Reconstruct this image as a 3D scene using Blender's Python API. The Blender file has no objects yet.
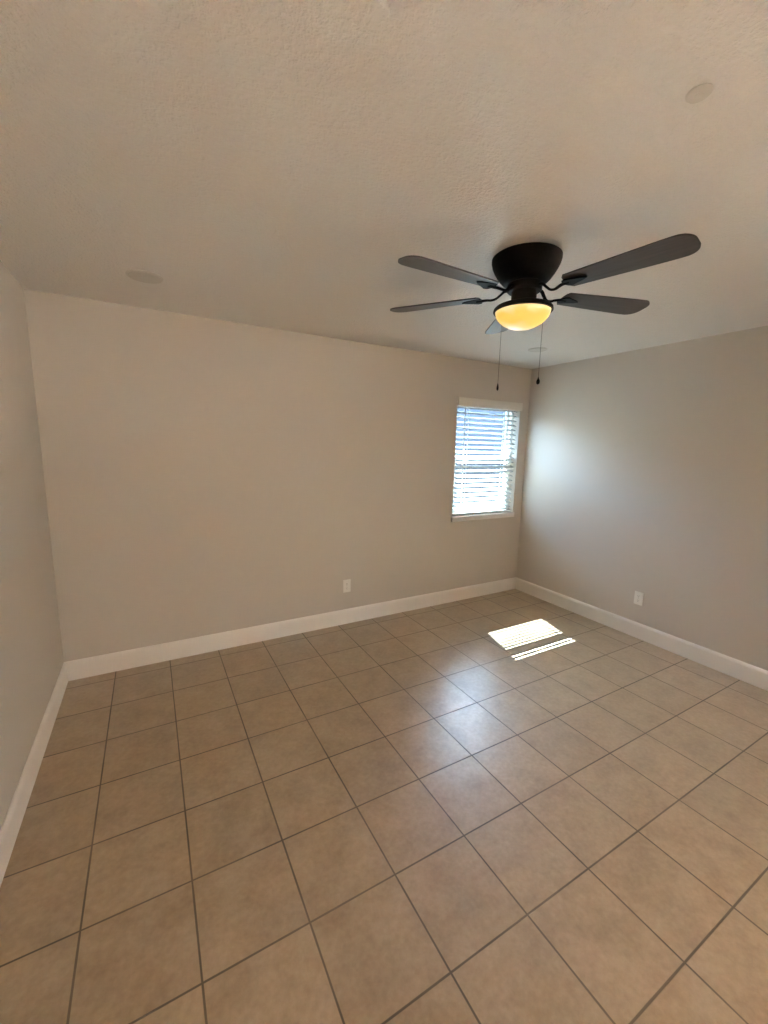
import bpy, bmesh, math, random
from mathutils import Vector, Matrix
random.seed(4)
S = bpy.context.scene
COL = S.collection
R = math.radians

# ------------------------------------------------------------------ camera
VY0, VY1, VZ0, VZ1 = -8.00, -5.00, 0.45, 2.20       # unseen window added in the right wall for fill light
W, H, Y1 = 4.183, 2.44, -8.6                  # room width, height, y of the front wall
cam_d = bpy.data.cameras.new('camera')
cam_d.sensor_fit = 'HORIZONTAL'; cam_d.sensor_width = 36.0
cam_d.lens = 36.0 * 414.04 / 768.0
cam_d.clip_start = 0.02
cam = bpy.data.objects.new('camera', cam_d); COL.objects.link(cam)
yaw, pit, rol = 0.515908, -0.159008, 0.023132
fw = Vector((math.sin(yaw) * math.cos(pit), math.cos(yaw) * math.cos(pit), math.sin(pit)))
r0 = Vector((math.cos(yaw), -math.sin(yaw), 0)); u0 = r0.cross(fw)
rr = r0 * math.cos(rol) + u0 * math.sin(rol); uu = -r0 * math.sin(rol) + u0 * math.cos(rol)
M = Matrix((rr, uu, -fw)).transposed().to_4x4(); M.translation = (0.570, -3.249, 1.599)
cam.matrix_world = M
S.camera = cam

# ------------------------------------------------------------------ light
SUN_DIR = Vector((-0.265, -1.0, -1.25)).normalized()
world = bpy.data.worlds.new('sky'); S.world = world; world.use_nodes = True
nt = world.node_tree
sky = nt.nodes.new('ShaderNodeTexSky'); sky.sky_type = 'NISHITA'; sky.sun_disc = False
sky.sun_elevation = math.asin(-SUN_DIR.z); sky.sun_rotation = math.atan2(-SUN_DIR.x, -SUN_DIR.y)
sky.dust_density = 2.0
nt.links.new(sky.outputs[0], nt.nodes['Background'].inputs[0])
nt.nodes['Background'].inputs[1].default_value = 0.27
sd = bpy.data.lights.new('sun', 'SUN'); sd.energy = 17.0; sd.angle = R(0.12); sd.color = (1.0, 0.95, 0.88)
sun = bpy.data.objects.new('sun', sd); COL.objects.link(sun)
sun.rotation_euler = SUN_DIR.to_track_quat('-Z', 'Y').to_euler(); sun.location = (4, 4, 6)

def portal(name, loc, rot, sx, sy):
    a = bpy.data.lights.new(name, 'AREA'); a.shape = 'RECTANGLE'; a.size = sx; a.size_y = sy
    a.cycles.is_portal = True
    o = bpy.data.objects.new(name, a); COL.objects.link(o); o.location = loc; o.rotation_euler = rot
portal('window_portal', (3.63, 0.17, 1.49), (R(-90), 0, 0), 0.85, 1.2)
portal('fill_window_portal', (W + 0.17, (VY0 + VY1) / 2, (VZ0 + VZ1) / 2), (0, R(90), 0), VZ1 - VZ0, VY1 - VY0)

VS = S.view_settings
VS.view_transform = 'Standard'; VS.look = 'None'; VS.gamma = 1.0; VS.use_curve_mapping = False
VS.exposure = 4.97
S.cycles.max_bounces = 12; S.cycles.diffuse_bounces = 8; S.cycles.glossy_bounces = 4
S.cycles.transparent_max_bounces = 12; S.cycles.caustics_reflective = False; S.cycles.caustics_refractive = False
S.cycles.sample_clamp_indirect = 8.0

# ------------------------------------------------------------------ materials
def mat(name, col, rough=0.6, metal=0.0, spec=0.5):
    m = bpy.data.materials.new(name); m.use_nodes = True
    b = m.node_tree.nodes['Principled BSDF']
    b.inputs['Base Color'].default_value = (*col, 1); b.inputs['Roughness'].default_value = rough
    b.inputs['Metallic'].default_value = metal; b.inputs['Specular IOR Level'].default_value = spec
    return m
def N(m, t, **kw):
    n = m.node_tree.nodes.new(t)
    for k, v in kw.items(): setattr(n, k, v)
    return n
def L(m, a, b): m.node_tree.links.new(a, b)
def bsdf(m): return m.node_tree.nodes['Principled BSDF']
def noise(m, scale, detail=3.0, rough=0.5, vec=None):
    n = N(m, 'ShaderNodeTexNoise'); n.inputs['Scale'].default_value = scale
    n.inputs['Detail'].default_value = detail; n.inputs['Roughness'].default_value = rough
    if vec is None:
        g = N(m, 'ShaderNodeNewGeometry'); vec = g.outputs['Position']
    L(m, vec, n.inputs['Vector']); return n
def ramp(m, fac, stops):
    r = N(m, 'ShaderNodeValToRGB'); e = r.color_ramp.elements
    while len(e) < len(stops): e.new(0.5)
    for q, (p, c) in zip(e, stops): q.position = p; q.color = (*c, 1) if len(c) == 3 else c
    L(m, fac, r.inputs[0]); return r
def bump(m, h, strength, dist):
    b = N(m, 'ShaderNodeBump'); b.inputs['Strength'].default_value = strength; b.inputs['Distance'].default_value = dist
    L(m, h, b.inputs['Height']); L(m, b.outputs[0], bsdf(m).inputs['Normal']); return b
def math_(m, op, a, b=None, c=None):
    n = N(m, 'ShaderNodeMath', operation=op)
    for i, v in enumerate((a, b, c)):
        if v is None: continue
        if isinstance(v, (int, float)): n.inputs[i].default_value = v
        else: L(m, v, n.inputs[i])
    return n.outputs[0]

# wall paint: warm grey with light orange peel
m_wall = mat('wall_paint', (0.56, 0.515, 0.46), 0.65, spec=0.15)
n = noise(m_wall, 140, 2); bump(m_wall, n.outputs['Fac'], 0.12, 0.004)
# ceiling paint: knock-down plaster, eggshell sheen
m_ceil = mat('ceiling_paint', (0.72, 0.69, 0.655), 0.32, spec=0.5)
n1 = noise(m_ceil, 85, 3, 0.55); k = ramp(m_ceil, n1.outputs['Fac'], [(0.40, (0, 0, 0)), (0.62, (1, 1, 1))])
bump(m_ceil, k.outputs[0], 0.6, 0.004)
# trim paint
m_trim = mat('trim_paint', (0.78, 0.75, 0.715), 0.35)
n = noise(m_trim, 30, 2); bump(m_trim, n.outputs['Fac'], 0.05, 0.002)

# floor tiles: 33.5 cm grid, mottled beige ceramic, dark sanded grout
TILE, OX, OY, GW = 0.335378, -0.052393, -1.79465, 0.0062
m_floor = mat('ceramic_tile', (0.5, 0.38, 0.25), 0.3)
geo = N(m_floor, 'ShaderNodeNewGeometry'); sep = N(m_floor, 'ShaderNodeSeparateXYZ'); L(m_floor, geo.outputs['Position'], sep.inputs[0])
wob = noise(m_floor, 9, 2); wv = math_(m_floor, 'MULTIPLY', math_(m_floor, 'SUBTRACT', wob.outputs['Fac'], 0.5), 0.006)
def tc(out, off):
    v = math_(m_floor, 'DIVIDE', math_(m_floor, 'SUBTRACT', out, off), TILE)
    fl = math_(m_floor, 'FLOOR', v); fr = math_(m_floor, 'SUBTRACT', v, fl)
    d = math_(m_floor, 'MULTIPLY', math_(m_floor, 'MINIMUM', fr, math_(m_floor, 'SUBTRACT', 1.0, fr)), TILE)
    return fl, math_(m_floor, 'ADD', d, 0.0)
fx, dx = tc(sep.outputs[0], OX); fy, dy = tc(sep.outputs[1], OY)
dmin = math_(m_floor, 'ADD', math_(m_floor, 'MINIMUM', dx, dy), math_(m_floor, 'MULTIPLY', wv, 0.3))
mr = N(m_floor, 'ShaderNodeMapRange'); mr.interpolation_type = 'SMOOTHSTEP'
L(m_floor, dmin, mr.inputs[0]); mr.inputs[1].default_value = GW * 0.30; mr.inputs[2].default_value = GW * 0.75
tilefac = mr.outputs[0]
idv = N(m_floor, 'ShaderNodeCombineXYZ'); L(m_floor, fx, idv.inputs[0]); L(m_floor, fy, idv.inputs[1])
wn = N(m_floor, 'ShaderNodeTexWhiteNoise'); wn.noise_dimensions = '3D'; L(m_floor, idv.outputs[0], wn.inputs['Vector'])
off = N(m_floor, 'ShaderNodeVectorMath', operation='MULTIPLY_ADD')
L(m_floor, wn.outputs['Color'], off.inputs[0]); off.inputs[1].default_value = (9, 9, 9); L(m_floor, geo.outputs['Position'], off.inputs[2])
na = noise(m_floor, 7, 6, 0.62, off.outputs[0]); nb = noise(m_floor, 48, 4, 0.6, off.outputs[0])
mixn = math_(m_floor, 'ADD', math_(m_floor, 'MULTIPLY', na.outputs['Fac'], 0.6), math_(m_floor, 'MULTIPLY', nb.outputs['Fac'], 0.4))
tcol = ramp(m_floor, mixn, [(0.30, (0.295, 0.202, 0.122)), (0.50, (0.40, 0.29, 0.182)), (0.68, (0.485, 0.365, 0.245))])
hs = N(m_floor, 'ShaderNodeHueSaturation'); L(m_floor, tcol.outputs[0], hs.inputs['Color'])
L(m_floor, math_(m_floor, 'ADD', math_(m_floor, 'MULTIPLY', wn.outputs['Value'], 0.10), 0.95), hs.inputs['Value'])
gn = noise(m_floor, 3.0, 2); gcol = ramp(m_floor, gn.outputs['Fac'], [(0.35, (0.085, 0.06, 0.042)), (0.65, (0.17, 0.125, 0.085))])
mx = N(m_floor, 'ShaderNodeMix', data_type='RGBA'); L(m_floor, tilefac, mx.inputs[0]); L(m_floor, gcol.outputs[0], mx.inputs[6]); L(m_floor, hs.outputs[0], mx.inputs[7])
L(m_floor, mx.outputs[2], bsdf(m_floor).inputs['Base Color'])
rg = N(m_floor, 'ShaderNodeMapRange'); L(m_floor, tilefac, rg.inputs[0]); rg.inputs[3].default_value = 0.85; rg.inputs[4].default_value = 0.26
bsdf(m_floor).inputs['Specular IOR Level'].default_value = 0.7
bsdf(m_floor).inputs['Coat Weight'].default_value = 1.0; bsdf(m_floor).inputs['Coat Roughness'].default_value = 0.42
L(m_floor, math_(m_floor, 'ADD', rg.outputs[0], math_(m_floor, 'MULTIPLY', nb.outputs['Fac'], 0.08)), bsdf(m_floor).inputs['Roughness'])
bump(m_floor, math_(m_floor, 'ADD', tilefac, math_(m_floor, 'MULTIPLY', mixn, 0.25)), 0.35, 0.002)

m_bronze = mat('oil_rubbed_bronze', (0.008, 0.006, 0.005), 0.6, 0.0, 0.10)
n = noise(m_bronze, 60, 3); rp = ramp(m_bronze, n.outputs['Fac'], [(0.3, (0.005, 0.0038, 0.0032)), (0.7, (0.011, 0.008, 0.0065))]); L(m_bronze, rp.outputs[0], bsdf(m_bronze).inputs['Base Color'])
m_blade = mat('dark_walnut', (0.07, 0.055, 0.045), 0.45)
tcn = N(m_blade, 'ShaderNodeTexCoord'); mp = N(m_blade, 'ShaderNodeMapping'); mp.inputs['Scale'].default_value = (3, 60, 60); L(m_blade, tcn.outputs['Object'], mp.inputs[0])
n = noise(m_blade, 1.0, 4, 0.6, mp.outputs[0]); rp = ramp(m_blade, n.outputs['Fac'], [(0.3, (0.05, 0.037, 0.032)), (0.7, (0.085, 0.065, 0.056))]); L(m_blade, rp.outputs[0], bsdf(m_blade).inputs['Base Color'])
m_lamp = mat('lit_amber_glass', (0.85, 0.62, 0.35), 0.35)
n = noise(m_lamp, 11, 3)
tcn = N(m_lamp, 'ShaderNodeTexCoord'); sx = N(m_lamp, 'ShaderNodeSeparateXYZ'); L(m_lamp, tcn.outputs['Object'], sx.inputs[0])
zz = N(m_lamp, 'ShaderNodeMapRange'); L(m_lamp, sx.outputs[2], zz.inputs[0]); zz.inputs[1].default_value = -0.303; zz.inputs[2].default_value = -0.224
gf = math_(m_lamp, 'ADD', math_(m_lamp, 'MULTIPLY', zz.outputs[0], 0.75), math_(m_lamp, 'MULTIPLY', math_(m_lamp, 'SUBTRACT', n.outputs['Fac'], 0.5), 0.9))
rp = ramp(m_lamp, gf, [(0.0, (0.85, 0.66, 0.36)), (0.22, (0.82, 0.50, 0.08)), (0.45, (0.88, 0.52, 0.09)), (0.75, (1.0, 0.78, 0.45))])
L(m_lamp, rp.outputs[0], bsdf(m_lamp).inputs['Emission Color']); bsdf(m_lamp).inputs['Emission Strength'].default_value = 0.036
bsdf(m_lamp).inputs['Base Color'].default_value = (0.35, 0.22, 0.10, 1)
m_chain = mat('aged_brass_chain', (0.10, 0.08, 0.06), 0.4, 0.8)
m_vinyl = mat('white_vinyl', (0.78, 0.78, 0.76), 0.35)
m_blind = mat('white_faux_wood', (0.52, 0.52, 0.51), 0.4)
m_val = mat('valance_faux_wood', (0.66, 0.63, 0.57), 0.45)
for mm in (m_vinyl, m_blind, m_val):
    n = noise(mm, 80, 2); bump(mm, n.outputs['Fac'], 0.04, 0.001)
m_tape = mat('woven_tape', (0.82, 0.82, 0.80), 0.8)
m_plate = mat('outlet_plastic', (0.76, 0.74, 0.69), 0.35)
m_slot = mat('outlet_slot', (0.03, 0.028, 0.025), 0.6)
m_screw = mat('screw_metal', (0.55, 0.53, 0.5), 0.3, 0.9)
m_cover = mat('cover_plastic', (0.61, 0.575, 0.53), 0.45)
m_glass = bpy.data.materials.new('window_glass'); m_glass.use_nodes = True
g = m_glass.node_tree; g.nodes.clear()
o_ = g.nodes.new('ShaderNodeOutputMaterial'); t_ = g.nodes.new('ShaderNodeBsdfTransparent'); t_.inputs[0].default_value = (0.65, 0.76, 0.82, 1)
gl = g.nodes.new('ShaderNodeBsdfGlossy'); gl.inputs['Roughness'].default_value = 0.02
fr = g.nodes.new('ShaderNodeFresnel'); fr.inputs[0].default_value = 1.45; ms = g.nodes.new('ShaderNodeMixShader')
ge = g.nodes.new('ShaderNodeNewGeometry'); iv = g.nodes.new('ShaderNodeMath'); iv.operation = 'SUBTRACT'; iv.inputs[0].default_value = 1.0
g.links.new(ge.outputs['Backfacing'], iv.inputs[1]); mu = g.nodes.new('ShaderNodeMath'); mu.operation = 'MULTIPLY'
g.links.new(iv.outputs[0], mu.inputs[0]); g.links.new(fr.outputs[0], mu.inputs[1])
g.links.new(mu.outputs[0], ms.inputs[0]); g.links.new(t_.outputs[0], ms.inputs[1]); g.links.new(gl.outputs[0], ms.inputs[2]); g.links.new(ms.outputs[0], o_.inputs[0])
m_clear = m_glass.copy(); m_clear.name = 'fill_window_glass'
next(n for n in m_clear.node_tree.nodes if n.type == 'BSDF_TRANSPARENT').inputs[0].default_value = (0.96, 0.97, 0.96, 1)
m_screen = bpy.data.materials.new('insect_mesh'); m_screen.use_nodes = True
g = m_screen.node_tree; g.nodes.clear()
o_ = g.nodes.new('ShaderNodeOutputMaterial'); t_ = g.nodes.new('ShaderNodeBsdfTransparent')
df = g.nodes.new('ShaderNodeBsdfDiffuse'); df.inputs[0].default_value = (0.03, 0.03, 0.03, 1)
tl = g.nodes.new('ShaderNodeBsdfTranslucent'); tl.inputs[0].default_value = (0.012, 0.012, 0.012, 1)
a_ = g.nodes.new('ShaderNodeMixShader'); g.links.new(df.outputs[0], a_.inputs[1]); g.links.new(tl.outputs[0], a_.inputs[2])
ms = g.nodes.new('ShaderNodeMixShader'); ms.inputs[0].default_value = 0.30
g.links.new(t_.outputs[0], ms.inputs[1]); g.links.new(a_.outputs[0], ms.inputs[2]); g.links.new(ms.outputs[0], o_.inputs[0])
m_ground = mat('concrete', (0.5, 0.48, 0.44), 0.9)
n = noise(m_ground, 4, 5); rp = ramp(m_ground, n.outputs['Fac'], [(0.3, (0.42, 0.40, 0.37)), (0.7, (0.56, 0.54, 0.5))]); L(m_ground, rp.outputs[0], bsdf(m_ground).inputs['Base Color'])
m_shade = bpy.data.materials.new('fill_shade_cloth'); m_shade.use_nodes = True  # cloth that diffuses the light of the added fill window
g = m_shade.node_tree; g.nodes.clear()
o_ = g.nodes.new('ShaderNodeOutputMaterial'); df = g.nodes.new('ShaderNodeBsdfDiffuse'); df.inputs[0].default_value = (0.7, 0.62, 0.5, 1)
tl = g.nodes.new('ShaderNodeBsdfTranslucent'); tl.inputs[0].default_value = (0.95, 0.91, 0.86, 1)
ms = g.nodes.new('ShaderNodeMixShader'); ms.inputs[0].default_value = 0.75
g.links.new(df.outputs[0], ms.inputs[1]); g.links.new(tl.outputs[0], ms.inputs[2])
t_ = g.nodes.new('ShaderNodeBsdfTransparent'); t_.inputs[0].default_value = (1.0, 0.98, 0.97, 1); m2 = g.nodes.new('ShaderNodeMixShader'); m2.inputs[0].default_value = 0.62
g.links.new(ms.outputs[0], m2.inputs[1]); g.links.new(t_.outputs[0], m2.inputs[2]); g.links.new(m2.outputs[0], o_.inputs[0])
m_asphalt = mat('asphalt', (0.07, 0.07, 0.07), 0.9)
n = noise(m_asphalt, 30, 5); rp = ramp(m_asphalt, n.outputs['Fac'], [(0.3, (0.05, 0.05, 0.05)), (0.7, (0.09, 0.09, 0.088))]); L(m_asphalt, rp.outputs[0], bsdf(m_asphalt).inputs['Base Color'])
m_block = mat('tan_stucco', (0.30, 0.25, 0.20), 0.9)
n = noise(m_block, 12, 4); bump(m_block, n.outputs['Fac'], 0.4, 0.01)
m_stucco = mat('slate_blue_siding', (0.035, 0.04, 0.05), 0.8)
n = noise(m_stucco, 30, 3); bump(m_stucco, n.outputs['Fac'], 0.4, 0.01)
m_eave = mat('eave_paint', (0.5, 0.47, 0.42), 0.7)
n = noise(m_eave, 20, 3); bump(m_eave, n.outputs['Fac'], 0.2, 0.005)

# ------------------------------------------------------------------ mesh helpers
def box(bm, x0, x1, y0, y1, z0, z1, bev=0.0, seg=2):
    vs = [bm.verts.new((x, y, z)) for x in (x0, x1) for y in (y0, y1) for z in (z0, z1)]
    f = [(0, 1, 3, 2), (4, 6, 7, 5), (0, 4, 5, 1), (2, 3, 7, 6), (0, 2, 6, 4), (1, 5, 7, 3)]
    fs = [bm.faces.new([vs[i] for i in q]) for q in f]
    if bev: bmesh.ops.bevel(bm, geom=list({e for q in fs for e in q.edges}), offset=bev, segments=seg, affect='EDGES', profile=0.6)
def lathe(bm, prof, seg=64, c=(0, 0, 0)):
    rings = []
    for rad, z in prof:
        if rad < 1e-6: rings.append([bm.verts.new((c[0], c[1], c[2] + z))])
        else: rings.append([bm.verts.new((c[0] + rad * math.cos(2 * math.pi * i / seg), c[1] + rad * math.sin(2 * math.pi * i / seg), c[2] + z)) for i in range(seg)])
    for a, b in zip(rings, rings[1:]):
        for i in range(seg):
            j = (i + 1) % seg
            if len(a) == 1 and len(b) == 1: continue
            if len(a) == 1: bm.faces.new((a[0], b[i], b[j]))
            elif len(b) == 1: bm.faces.new((a[i], b[0], a[j]))
            else: bm.faces.new((a[i], b[i], b[j], a[j]))
def tube(bm, pts, rad, seg=10, flat=1.0):
    pts = [Vector(p) for p in pts]; rings = []
    rads = rad if isinstance(rad, (list, tuple)) else [rad] * len(pts)
    for i, p in enumerate(pts):
        t = (pts[min(i + 1, len(pts) - 1)] - pts[max(i - 1, 0)]).normalized()
        a = t.cross(Vector((0, 0, 1)))
        if a.length < 1e-3: a = Vector((1, 0, 0))
        a.normalize(); b = a.cross(t).normalized()
        rings.append([bm.verts.new(p + a * rads[i] * math.cos(2 * math.pi * k / seg) + b * rads[i] * flat * math.sin(2 * math.pi * k / seg)) for k in range(seg)])
    for a, b in zip(rings, rings[1:]):
        for k in range(seg): bm.faces.new((a[k], a[(k + 1) % seg], b[(k + 1) % seg], b[k]))
    bm.faces.new(rings[0]); bm.faces.new(rings[-1][::-1])
def smooth_path(pts, n=6):
    P = [Vector(p) for p in pts]; out = []
    for i in range(len(P) - 1):
        a, b, c, d = P[max(i - 1, 0)], P[i], P[i + 1], P[min(i + 2, len(P) - 1)]
        for k in range(n):
            t = k / n
            out.append(0.5 * ((2 * b) + (c - a) * t + (2 * a - 5 * b + 4 * c - d) * t * t + (3 * b - a - 3 * c + d) * t ** 3))
    out.append(P[-1]); return out
def prism(bm, outline, z0, z1):
    a = [bm.verts.new((x, y, z0)) for x, y in outline]; b = [bm.verts.new((x, y, z1)) for x, y in outline]
    bm.faces.new(a[::-1]); bm.faces.new(b)
    for i in range(len(a)):
        j = (i + 1) % len(a); bm.faces.new((a[i], a[j], b[j], b[i]))
def obj(name, bm, m, parent=None, smooth=False, loc=None):
    bmesh.ops.recalc_face_normals(bm, faces=bm.faces)
    me = bpy.data.meshes.new(name); bm.to_mesh(me); bm.free()
    if smooth:
        me.polygons.foreach_set('use_smooth', [True] * len(me.polygons))
        try: me.set_sharp_from_angle(angle=R(40))
        except Exception: pass
    me.materials.append(m); o = bpy.data.objects.new(name, me); COL.objects.link(o)
    if parent: o.parent = parent
    if loc: o.location = loc
    return o
def struct(name, bm, m, parent=None, smooth=False):
    o = obj(name, bm, m, parent, smooth)
    if parent is None: o['kind'] = 'structure'
    return o
def thing(name, label, cat, loc=(0, 0, 0), rot=(0, 0, 0), group=None):
    o = bpy.data.objects.new(name, None); COL.objects.link(o); o.location = loc; o.rotation_euler = rot
    o.empty_display_size = 0.1; o['label'] = label; o['category'] = cat
    if group: o['group'] = group
    return o
B = bmesh.new

# ------------------------------------------------------------------ room shell
T = 0.16
WX0, WX1, WZ0, WZ1 = 3.205, 4.055, 0.900, 2.075     # window opening
b = B(); box(b, -T, W + T, Y1 - T, 0, -0.2, 0); struct('floor', b, m_floor)
b = B(); box(b, -T, W + T, Y1 - T, T, H, H + 0.12); struct('ceiling', b, m_ceil)
b = B(); box(b, -T, 0, Y1, T, 0, H); struct('wall_left', b, m_wall)
def wall_open(name, xs, zs, t, world):
    b = B(); vf = {}
    for y in (0, 1):
        for x in range(4):
            for z in range(4): vf[x, z, y] = b.verts.new(world @ Vector((xs[x], t * y, zs[z])))
    for x in range(3):
        for z in range(3):
            if (x, z) == (1, 1): continue
            for y in (0, 1): b.faces.new([vf[x, z, y], vf[x + 1, z, y], vf[x + 1, z + 1, y], vf[x, z + 1, y]])
    def qd(k1, k2): b.faces.new([vf[(*k1, 0)], vf[(*k2, 0)], vf[(*k2, 1)], vf[(*k1, 1)]])
    for i in range(3): qd((i, 0), (i + 1, 0)); qd((i, 3), (i + 1, 3)); qd((0, i), (0, i + 1)); qd((3, i), (3, i + 1))
    qd((1, 1), (2, 1)); qd((1, 2), (2, 2)); qd((1, 1), (1, 2)); qd((2, 1), (2, 2))
    struct(name, b, m_wall)
wall_open('wall_back', [0, WX0, WX1, W], [0, WZ0, WZ1, H], T, Matrix.Identity(4))
RW = Matrix.Translation((W, 0, 0)) @ Matrix.Rotation(R(-90), 4, 'Z')       # right wall frame: local x runs along -y, local y runs outwards
wall_open('wall_right', [-T, -VY1, -VY0, -Y1], [0, VZ0, VZ1, H], T, RW)
b = B(); box(b, -T, W + T, Y1 - T, Y1, 0, H); struct('wall_front', b, m_wall)
b = B(); box(b, W - 0.40, W, -4.35, -4.22, 0, H); struct('light_block_wall', b, m_wall)  # unseen stub wall added to block fill light on the right side

# baseboards with an eased top
BH, BT = 0.134, 0.015
def base_profile(): return [(0, 0), (BT, 0), (BT, BH - 0.022), (BT - 0.002, BH - 0.012), (BT - 0.006, BH - 0.004), (BT - 0.010, BH), (0, BH)]
def baseboard(name, p0, p1, nrm):
    bm = B(); a = []; p0, p1, nrm = Vector(p0), Vector(p1), Vector(nrm)
    for p in (p0, p1): a.append([bm.verts.new(p + nrm * d + Vector((0, 0, z))) for d, z in base_profile()])
    n = len(a[0])
    for i in range(n): bm.faces.new((a[0][i], a[0][(i + 1) % n], a[1][(i + 1) % n], a[1][i]))
    bm.faces.new(a[0]); bm.faces.new(a[1][::-1])
    struct(name, bm, m_trim)
baseboard('baseboard_back', (0, 0, 0), (W, 0, 0), (0, -1, 0))
baseboard('baseboard_left', (0, Y1, 0), (0, -BT, 0), (1, 0, 0))
baseboard('baseboard_right', (W, -4.22, 0), (W, -BT, 0), (-1, 0, 0))
baseboard('baseboard_front', (BT, Y1, 0), (W - BT, Y1, 0), (0, 1, 0))

# window: vinyl frame, two sashes, panes, insect screen
win = B()
def ring(bm, x0, x1, z0, z1, y0, y1, w, bev=0.003):
    box(bm, x0, x0 + w, y0, y1, z0, z1, bev); box(bm, x1 - w, x1, y0, y1, z0, z1, bev)
    box(bm, x0 + w, x1 - w, y0, y1, z0, z0 + w, bev); box(bm, x0 + w, x1 - w, y0, y1, z1 - w, z1, bev)
ring(win, WX0, WX1, WZ0, WZ1, 0.078, 0.155, 0.038)
win = struct('window_1', win, m_vinyl)
ix0, ix1 = WX0 + 0.038, WX1 - 0.038
b = B(); ring(b, ix0, ix1, WZ0 + 0.038, 1.515, 0.082, 0.108, 0.040); obj('lower_sash', b, m_vinyl, win)
b = B(); ring(b, ix0, ix1, 1.47, WZ1 - 0.038, 0.110, 0.136, 0.036); obj('upper_sash', b, m_vinyl, win)
b = B(); box(b, ix0 + 0.036, ix1 - 0.036, 0.093, 0.097, WZ0 + 0.074, 1.479); box(b, ix0 + 0.032, ix1 - 0.032, 0.121, 0.125, 1.502, WZ1 - 0.070); obj('glass', b, m_glass, win)
b = B(); box(b, ix0 + 0.001, ix1 - 0.001, 0.1405, 0.1415, WZ0 + 0.039, 1.469); obj('insect_screen', b, m_screen, win)
b = B(); box(b, 3.72 - 0.03, 3.72 - 0.03 + 0.06, 0.0735, 0.0815, 1.488, 1.510, 0.003); obj('sash_lock', b, m_vinyl, win)
# sill board
b = B(); box(b, WX0 - 0.014, WX1 + 0.006, -0.022, 0.0, WZ0 - 0.048, WZ0 + 0.004, 0.005); box(b, WX0 + 0.001, WX1 - 0.001, 0.0, 0.078, WZ0 + 0.0005, WZ0 + 0.004)
struct('trim_1', b, m_trim)

# unseen window added behind the camera as fill light, diffused by a cream shade
def RWo(o): o.matrix_world = RW; return o
w2 = B(); ring(w2, -VY1, -VY0, VZ0, VZ1, 0.07, 0.14, 0.04); w2 = RWo(struct('fill_window_2', w2, m_vinyl))
zm = (VZ0 + VZ1) / 2
b = B(); ring(b, -VY1 + 0.04, -VY0 - 0.04, VZ0 + 0.04, zm + 0.02, 0.075, 0.10, 0.036); obj('lower_sash', b, m_vinyl, w2)
b = B(); ring(b, -VY1 + 0.04, -VY0 - 0.04, zm - 0.02, VZ1 - 0.04, 0.105, 0.130, 0.036); obj('upper_sash', b, m_vinyl, w2)
b = B(); box(b, -VY1 + 0.07, -VY0 - 0.07, 0.086, 0.09, VZ0 + 0.07, zm - 0.01); box(b, -VY1 + 0.07, -VY0 - 0.07, 0.116, 0.12, zm + 0.01, VZ1 - 0.07); obj('glass', b, m_clear, w2)
b = B(); box(b, -VY1 + 0.006, -VY0 - 0.006, 0.030, 0.0306, VZ0 + 0.01, VZ1 - 0.03); obj('fill_window_shade', b, m_shade, w2)
b = B(); tube(b, [(-VY1 + 0.003, 0.038, VZ1 - 0.024), (-VY0 - 0.003, 0.038, VZ1 - 0.024)], 0.02, 16); box(b, -VY1 + 0.006, -VY0 - 0.006, 0.024, 0.037, VZ0 + 0.004, VZ0 + 0.024, 0.003); obj('fill_shade_roller', b, m_vinyl, w2, True)
b = B(); box(b, -VY1 - 0.02, -VY0 + 0.02, -0.02, -0.0001, VZ0 - 0.03, VZ0 - 0.0005, 0.004); RWo(struct('fill_window_trim', b, m_trim))

# ------------------------------------------------------------------ outside
b = B(); box(b, W + T, 28, -40, T, -0.35, -0.15); struct('exterior_ground', b, m_ground)
b = B(); box(b, -20, 28, T, 40, -0.35, -0.15); struct('exterior_driveway', b, m_asphalt)
b = B(); box(b, -16, 24, 4.2, 4.5, -0.15, 2.95); struct('wall_neighbor', b, m_stucco)
b = B(); box(b, W + 6.5, W + 6.8, -22, 2.0, -0.15, 4.8); struct('sky_block_wall', b, m_block)  # unseen wall added to block low sky light at the fill window
b = B(); box(b, -T, W + 1.0, T, 0.755, 2.46, 2.58); box(b, W + T, W + 1.5, Y1 - T, T, 2.46, 2.58); struct('roof_eave', b, m_eave)  # second box: unseen side overhang, lengthened to cut sky light at the fill window

# ------------------------------------------------------------------ window blind
bl = thing('window_blind', 'white horizontal slat blind lowered over the window in the corner', 'window blind', (3.63, 0.0, WZ0 + 0.004))
bx0, bx1 = -0.417, 0.413
YS = 0.040
z0b = 0.0
b = B(); box(b, -0.424, 0.474 - 0.03, -0.016, 0.004 - 0.001, 1.094, 1.176, 0.004)
box(b, -0.424, -0.414, 0.003, 0.012, 1.094, 1.1705, 0.002)
obj('valance', b, m_val, bl)
b = B(); box(b, bx0, bx1, 0.014, 0.066, 1.118, 1.1695, 0.003); obj('headrail', b, m_vinyl, bl)
NS, ZT, ZB = 22, 1.085, 0.062
ANG = R(25)
b = B()
for i in range(NS):
    z = ZT + (ZB - ZT) * i / (NS - 1)
    prof = []
    for s in range(7):
        v = (s / 6 - 0.5) * 0.050; prof.append((v, 0.0022 * (1 - (v / 0.025) ** 2)))
    up = [(v, h + 0.0014) for v, h in prof]; dn = [(v, h - 0.0014) for v, h in prof][::-1]
    loop = up + dn; rings = []
    for x in (bx0 + 0.004, bx1 - 0.004):
        rings.append([b.verts.new((x, YS + v * math.cos(ANG) - h * math.sin(ANG), z + v * math.sin(ANG) + h * math.cos(ANG))) for v, h in loop])
    n = len(loop)
    for k in range(n): b.faces.new((rings[0][k], rings[0][(k + 1) % n], rings[1][(k + 1) % n], rings[1][k]))
    b.faces.new(rings[0]); b.faces.new(rings[1][::-1])
obj('slats', b, m_blind, bl)
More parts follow.
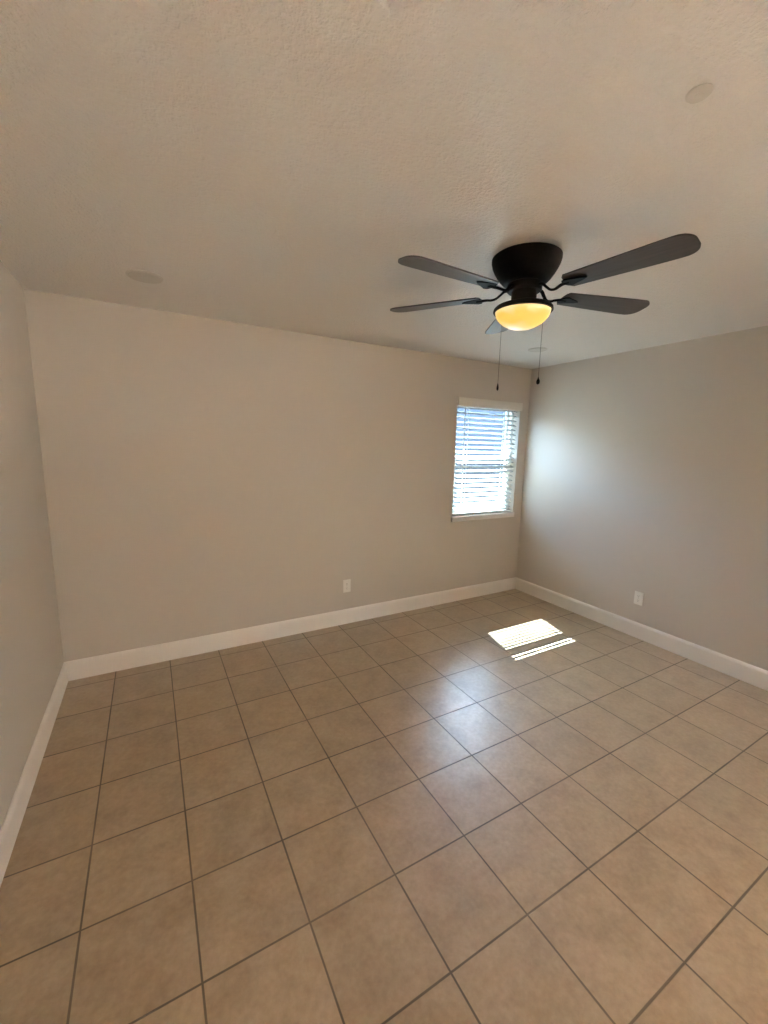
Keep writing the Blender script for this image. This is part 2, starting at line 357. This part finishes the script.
b = B(); box(b, bx0 + 0.003, bx1 - 0.003, YS - 0.026, YS + 0.026, 0.0, 0.026, 0.005); obj('bottom_rail', b, m_blind, bl)
for x in (-0.265, 0.26):
    b = B()
    for y in (YS - 0.0235, YS + 0.0235): box(b, x - 0.003, x + 0.003, y - 0.0006, y + 0.0006, 0.022, 1.122)
    obj('ladder_tape', b, m_tape, bl)
b = B(); tube(b, [(-0.318, 0.009, 1.10), (-0.318, 0.009, 0.52)], 0.0045, 8); tube(b, [(-0.318, 0.009, 0.52), (-0.318, 0.009, 0.44)], [0.006, 0.0045], 8); tube(b, [(-0.318, 0.022, 1.125), (-0.318, 0.012, 1.11), (-0.318, 0.009, 1.09)], 0.002, 6)
obj('tilt_wand', b, m_vinyl, bl, True)

# ------------------------------------------------------------------ ceiling fan
FX, FY = 2.09, -1.805
fan = thing('ceiling_fan', 'dark bronze flush-mount ceiling fan with five blades and a lit amber glass bowl', 'ceiling fan', (FX, FY, H))
b = B(); lathe(b, [(0.0, 0), (0.146, 0), (0.150, -0.003), (0.150, -0.016), (0.146, -0.032), (0.138, -0.050), (0.126, -0.070), (0.111, -0.090), (0.098, -0.103), (0.088, -0.108), (0.0, -0.108)])
mh = obj('motor_housing', b, m_bronze, fan, True)
b = B(); lathe(b, [(0.0, -0.108), (0.070, -0.108), (0.076, -0.112), (0.076, -0.136), (0.070, -0.142), (0.0, -0.142)]); obj('flywheel', b, m_bronze, fan, True)
b = B(); lathe(b, [(0.0, -0.142), (0.052, -0.142), (0.055, -0.147), (0.055, -0.192), (0.051, -0.197), (0.0, -0.197)]); obj('switch_housing', b, m_bronze, fan, True)
b = B(); lathe(b, [(0.0, -0.195), (0.060, -0.195), (0.100, -0.199), (0.122, -0.207), (0.129, -0.214), (0.131, -0.224), (0.128, -0.229), (0.123, -0.229), (0.121, -0.222), (0.10, -0.212), (0.0, -0.206)]); obj('bowl_fitter', b, m_bronze, fan, True)
b = B()
pr = [(0.121, -0.224)] + [(0.121 * math.cos(a) ** 1.12, -0.224 - 0.079 * math.sin(a)) for a in [R(8 * i) for i in range(1, 11)]] + [(0.0, -0.3032)]
lathe(b, pr); obj('glass_bowl', b, m_lamp, fan, True)['label'] = 'lit amber glass bowl'
# blades
BL0, BL1, BZ = 0.195, 0.655, -0.150
def blade_outline():
    pts = []; w0, w1 = 0.050, 0.068
    pts += [(BL0 + 0.012, -w0), (BL0 + 0.2, -0.060), (BL1 - 0.09, -w1)]
    cx, rad = BL1 - 0.052, 0.052
    for i in range(9):
        a = -math.pi / 2 + math.pi / 2 * i / 8; pts.append((cx + rad * math.cos(a), -(w1 - rad) + rad * math.sin(a)))
    for i in range(9):
        a = math.pi / 2 * i / 8; pts.append((cx + rad * math.cos(a), (w1 - rad) + rad * math.sin(a)))
    pts += [(BL1 - 0.09, w1), (BL0 + 0.2, 0.060), (BL0 + 0.012, w0)]
    pts += [(BL0 + 0.003, w0 - 0.012), (BL0, 0.02), (BL0, -0.02), (BL0 + 0.003, -w0 + 0.012)]
    return pts
blade_me = iron_me = screw_me = None
for ang in (-81, -15.5, 57, 125, 181):
    if blade_me is None:
        b = B(); prism(b, blade_outline(), -0.003, 0.003)
        bd = obj('blade', b, m_blade, fan); blade_me = bd.data
        b = B()
        path = smooth_path([(0.066, 0, BZ + 0.022), (0.088, 0, BZ + 0.020), (0.105, 0.006, BZ + 0.004), (0.122, 0.012, BZ - 0.010), (0.143, 0.012, BZ - 0.014), (0.165, 0.006, BZ - 0.010), (0.185, 0.0, BZ - 0.008), (0.215, 0.0, BZ - 0.0075)])
        n = len(path); tube(b, path, [0.011 - 0.003 * math.sin(math.pi * i / (n - 1)) for i in range(n)], 10, 0.62)
        cross = [(0.195, -0.030), (0.212, -0.036), (0.232, -0.026), (0.268, -0.012), (0.285, 0.0), (0.268, 0.012), (0.232, 0.026), (0.212, 0.036), (0.195, 0.030), (0.188, 0.012), (0.188, -0.012)]
        prism(b, cross, BZ - 0.0095, BZ - 0.0045)
        ir = obj('blade_iron', b, m_bronze, fan, True); iron_me = ir.data
    else:
        bd = bpy.data.objects.new('blade', blade_me); COL.objects.link(bd); bd.parent = fan
        ir = bpy.data.objects.new('blade_iron', iron_me); COL.objects.link(ir); ir.parent = fan
    q = Matrix.Rotation(R(ang), 4, 'Z')
    bd.matrix_local = q @ Matrix.Translation((0, 0, BZ)) @ Matrix.Rotation(R(-9), 4, 'X')
    ir.matrix_local = q
# pull chains
for (cx, cy, zb, rp_) in ((0.013, 0.142, -0.541, 0.0055), (0.142, 0.006, -0.515, 0.0085)):
    d = Vector((cx, cy, 0)).normalized()
    b = B()
    path = [d * 0.053 + Vector((0, 0, -0.172)), d * 0.080 + Vector((0, 0, -0.180)), d * 0.125 + Vector((0, 0, -0.198)), d * 0.139 + Vector((0, 0, -0.206)), d * 0.1425 + Vector((0, 0, -0.22)), d * 0.1425 + Vector((0, 0, zb + 0.010))]
    path = smooth_path(path[:5], 3) + [path[5]]
    tube(b, path, 0.0008, 6)
    ln = path[-2].z - path[-1].z
    for i in range(int(ln / 0.0045)):                    # beads of the ball chain
        c = d * 0.1425 + Vector((0, 0, -0.22 - 0.0045 * i))
        bmesh.ops.create_icosphere(b, subdivisions=1, radius=0.0016, matrix=Matrix.Translation(c))
    ch = obj('pull_chain', b, m_chain, fan)
    b = B(); e = d * 0.1425
    lathe(b, [(0.0, zb + 0.018), (0.0025, zb + 0.016), (0.003, zb + 0.011), (rp_ * 0.8, zb + 0.004), (rp_, zb - 0.005), (rp_ * 0.8, zb - 0.013), (0.0, zb - 0.018)], 20, (e.x, e.y, 0))
    obj('pendant', b, m_bronze, ch, True)

# ------------------------------------------------------------------ ceiling covers
def cover(x, y, rad, label):
    t = thing('ceiling_cover', label, 'ceiling cover', (x, y, H), group='round covers on the ceiling')
    b = B(); lathe(b, [(0.0, 0), (rad, 0), (rad, -0.002), (rad - 0.004, -0.006), (rad - 0.012, -0.0075), (rad - 0.016, -0.0055), (0.0, -0.0055)], 64); obj('rim', b, m_cover, t, True)
    b = B(); lathe(b, [(0.0, -0.0056), (rad - 0.018, -0.0056), (rad - 0.019, -0.0066), (0.0, -0.0072)], 64); obj('lens', b, m_cover, t, True)
cover(0.605, -0.605, 0.086, 'flat round off-white cover on the ceiling near the left wall')
cover(3.521, -0.645, 0.080, 'flat round cover on the ceiling in the corner above the window')
cover(1.755, -2.625, 0.027, 'small faint round cover on the ceiling, nearer than the fan')

# ------------------------------------------------------------------ wall outlets
def outlet(loc, rz, label):
    t = thing('wall_outlet', label, 'wall outlet', loc, (0, 0, rz), group='duplex outlets low on the walls')
    b = B(); box(b, -0.036, 0.036, -0.007, 0, -0.058, 0.058, 0.003); obj('plate', b, m_plate, t)
    for s in (-1, 1):
        o = []
        for i in range(24):
            a = 2 * math.pi * i / 24; o.append((0.0165 * max(-1, min(1, 1.15 * math.cos(a))), 0.0145 * max(-0.9, min(0.9, math.sin(a)))))
        b = B(); prism(b, o, 0.0, 0.0022)
        bmesh.ops.transform(b, matrix=Matrix.Translation((0, -0.0069, s * 0.0195)) @ Matrix.Rotation(R(90), 4, 'X'), verts=b.verts)
        so = obj('socket', b, m_plate, t)
        b = B()
        for x, h in ((-0.006, 0.0042), (0.006, 0.0035)): box(b, x - 0.001, x + 0.001, -0.0095, -0.0088, s * 0.0195 + 0.003 - h, s * 0.0195 + 0.003 + h)
        box(b, -0.0022, 0.0022, -0.0095, -0.0088, s * 0.0195 - 0.0095, s * 0.0195 - 0.005)
        obj('slot', b, m_slot, so)
    b = B(); lathe(b, [(0, 0.0), (0.003, 0.0), (0.0028, 0.0008), (0, 0.0012)], 16)
    bmesh.ops.transform(b, matrix=Matrix.Translation((0, -0.0069, 0)) @ Matrix.Rotation(R(90), 4, 'X'), verts=b.verts)
    obj('screw', b, m_screw, t)
outlet((2.046, 0, 0.352), 0, 'beige duplex wall outlet on the long back wall')
outlet((W, -1.369, 0.350), R(-90), 'white duplex wall outlet on the right wall')
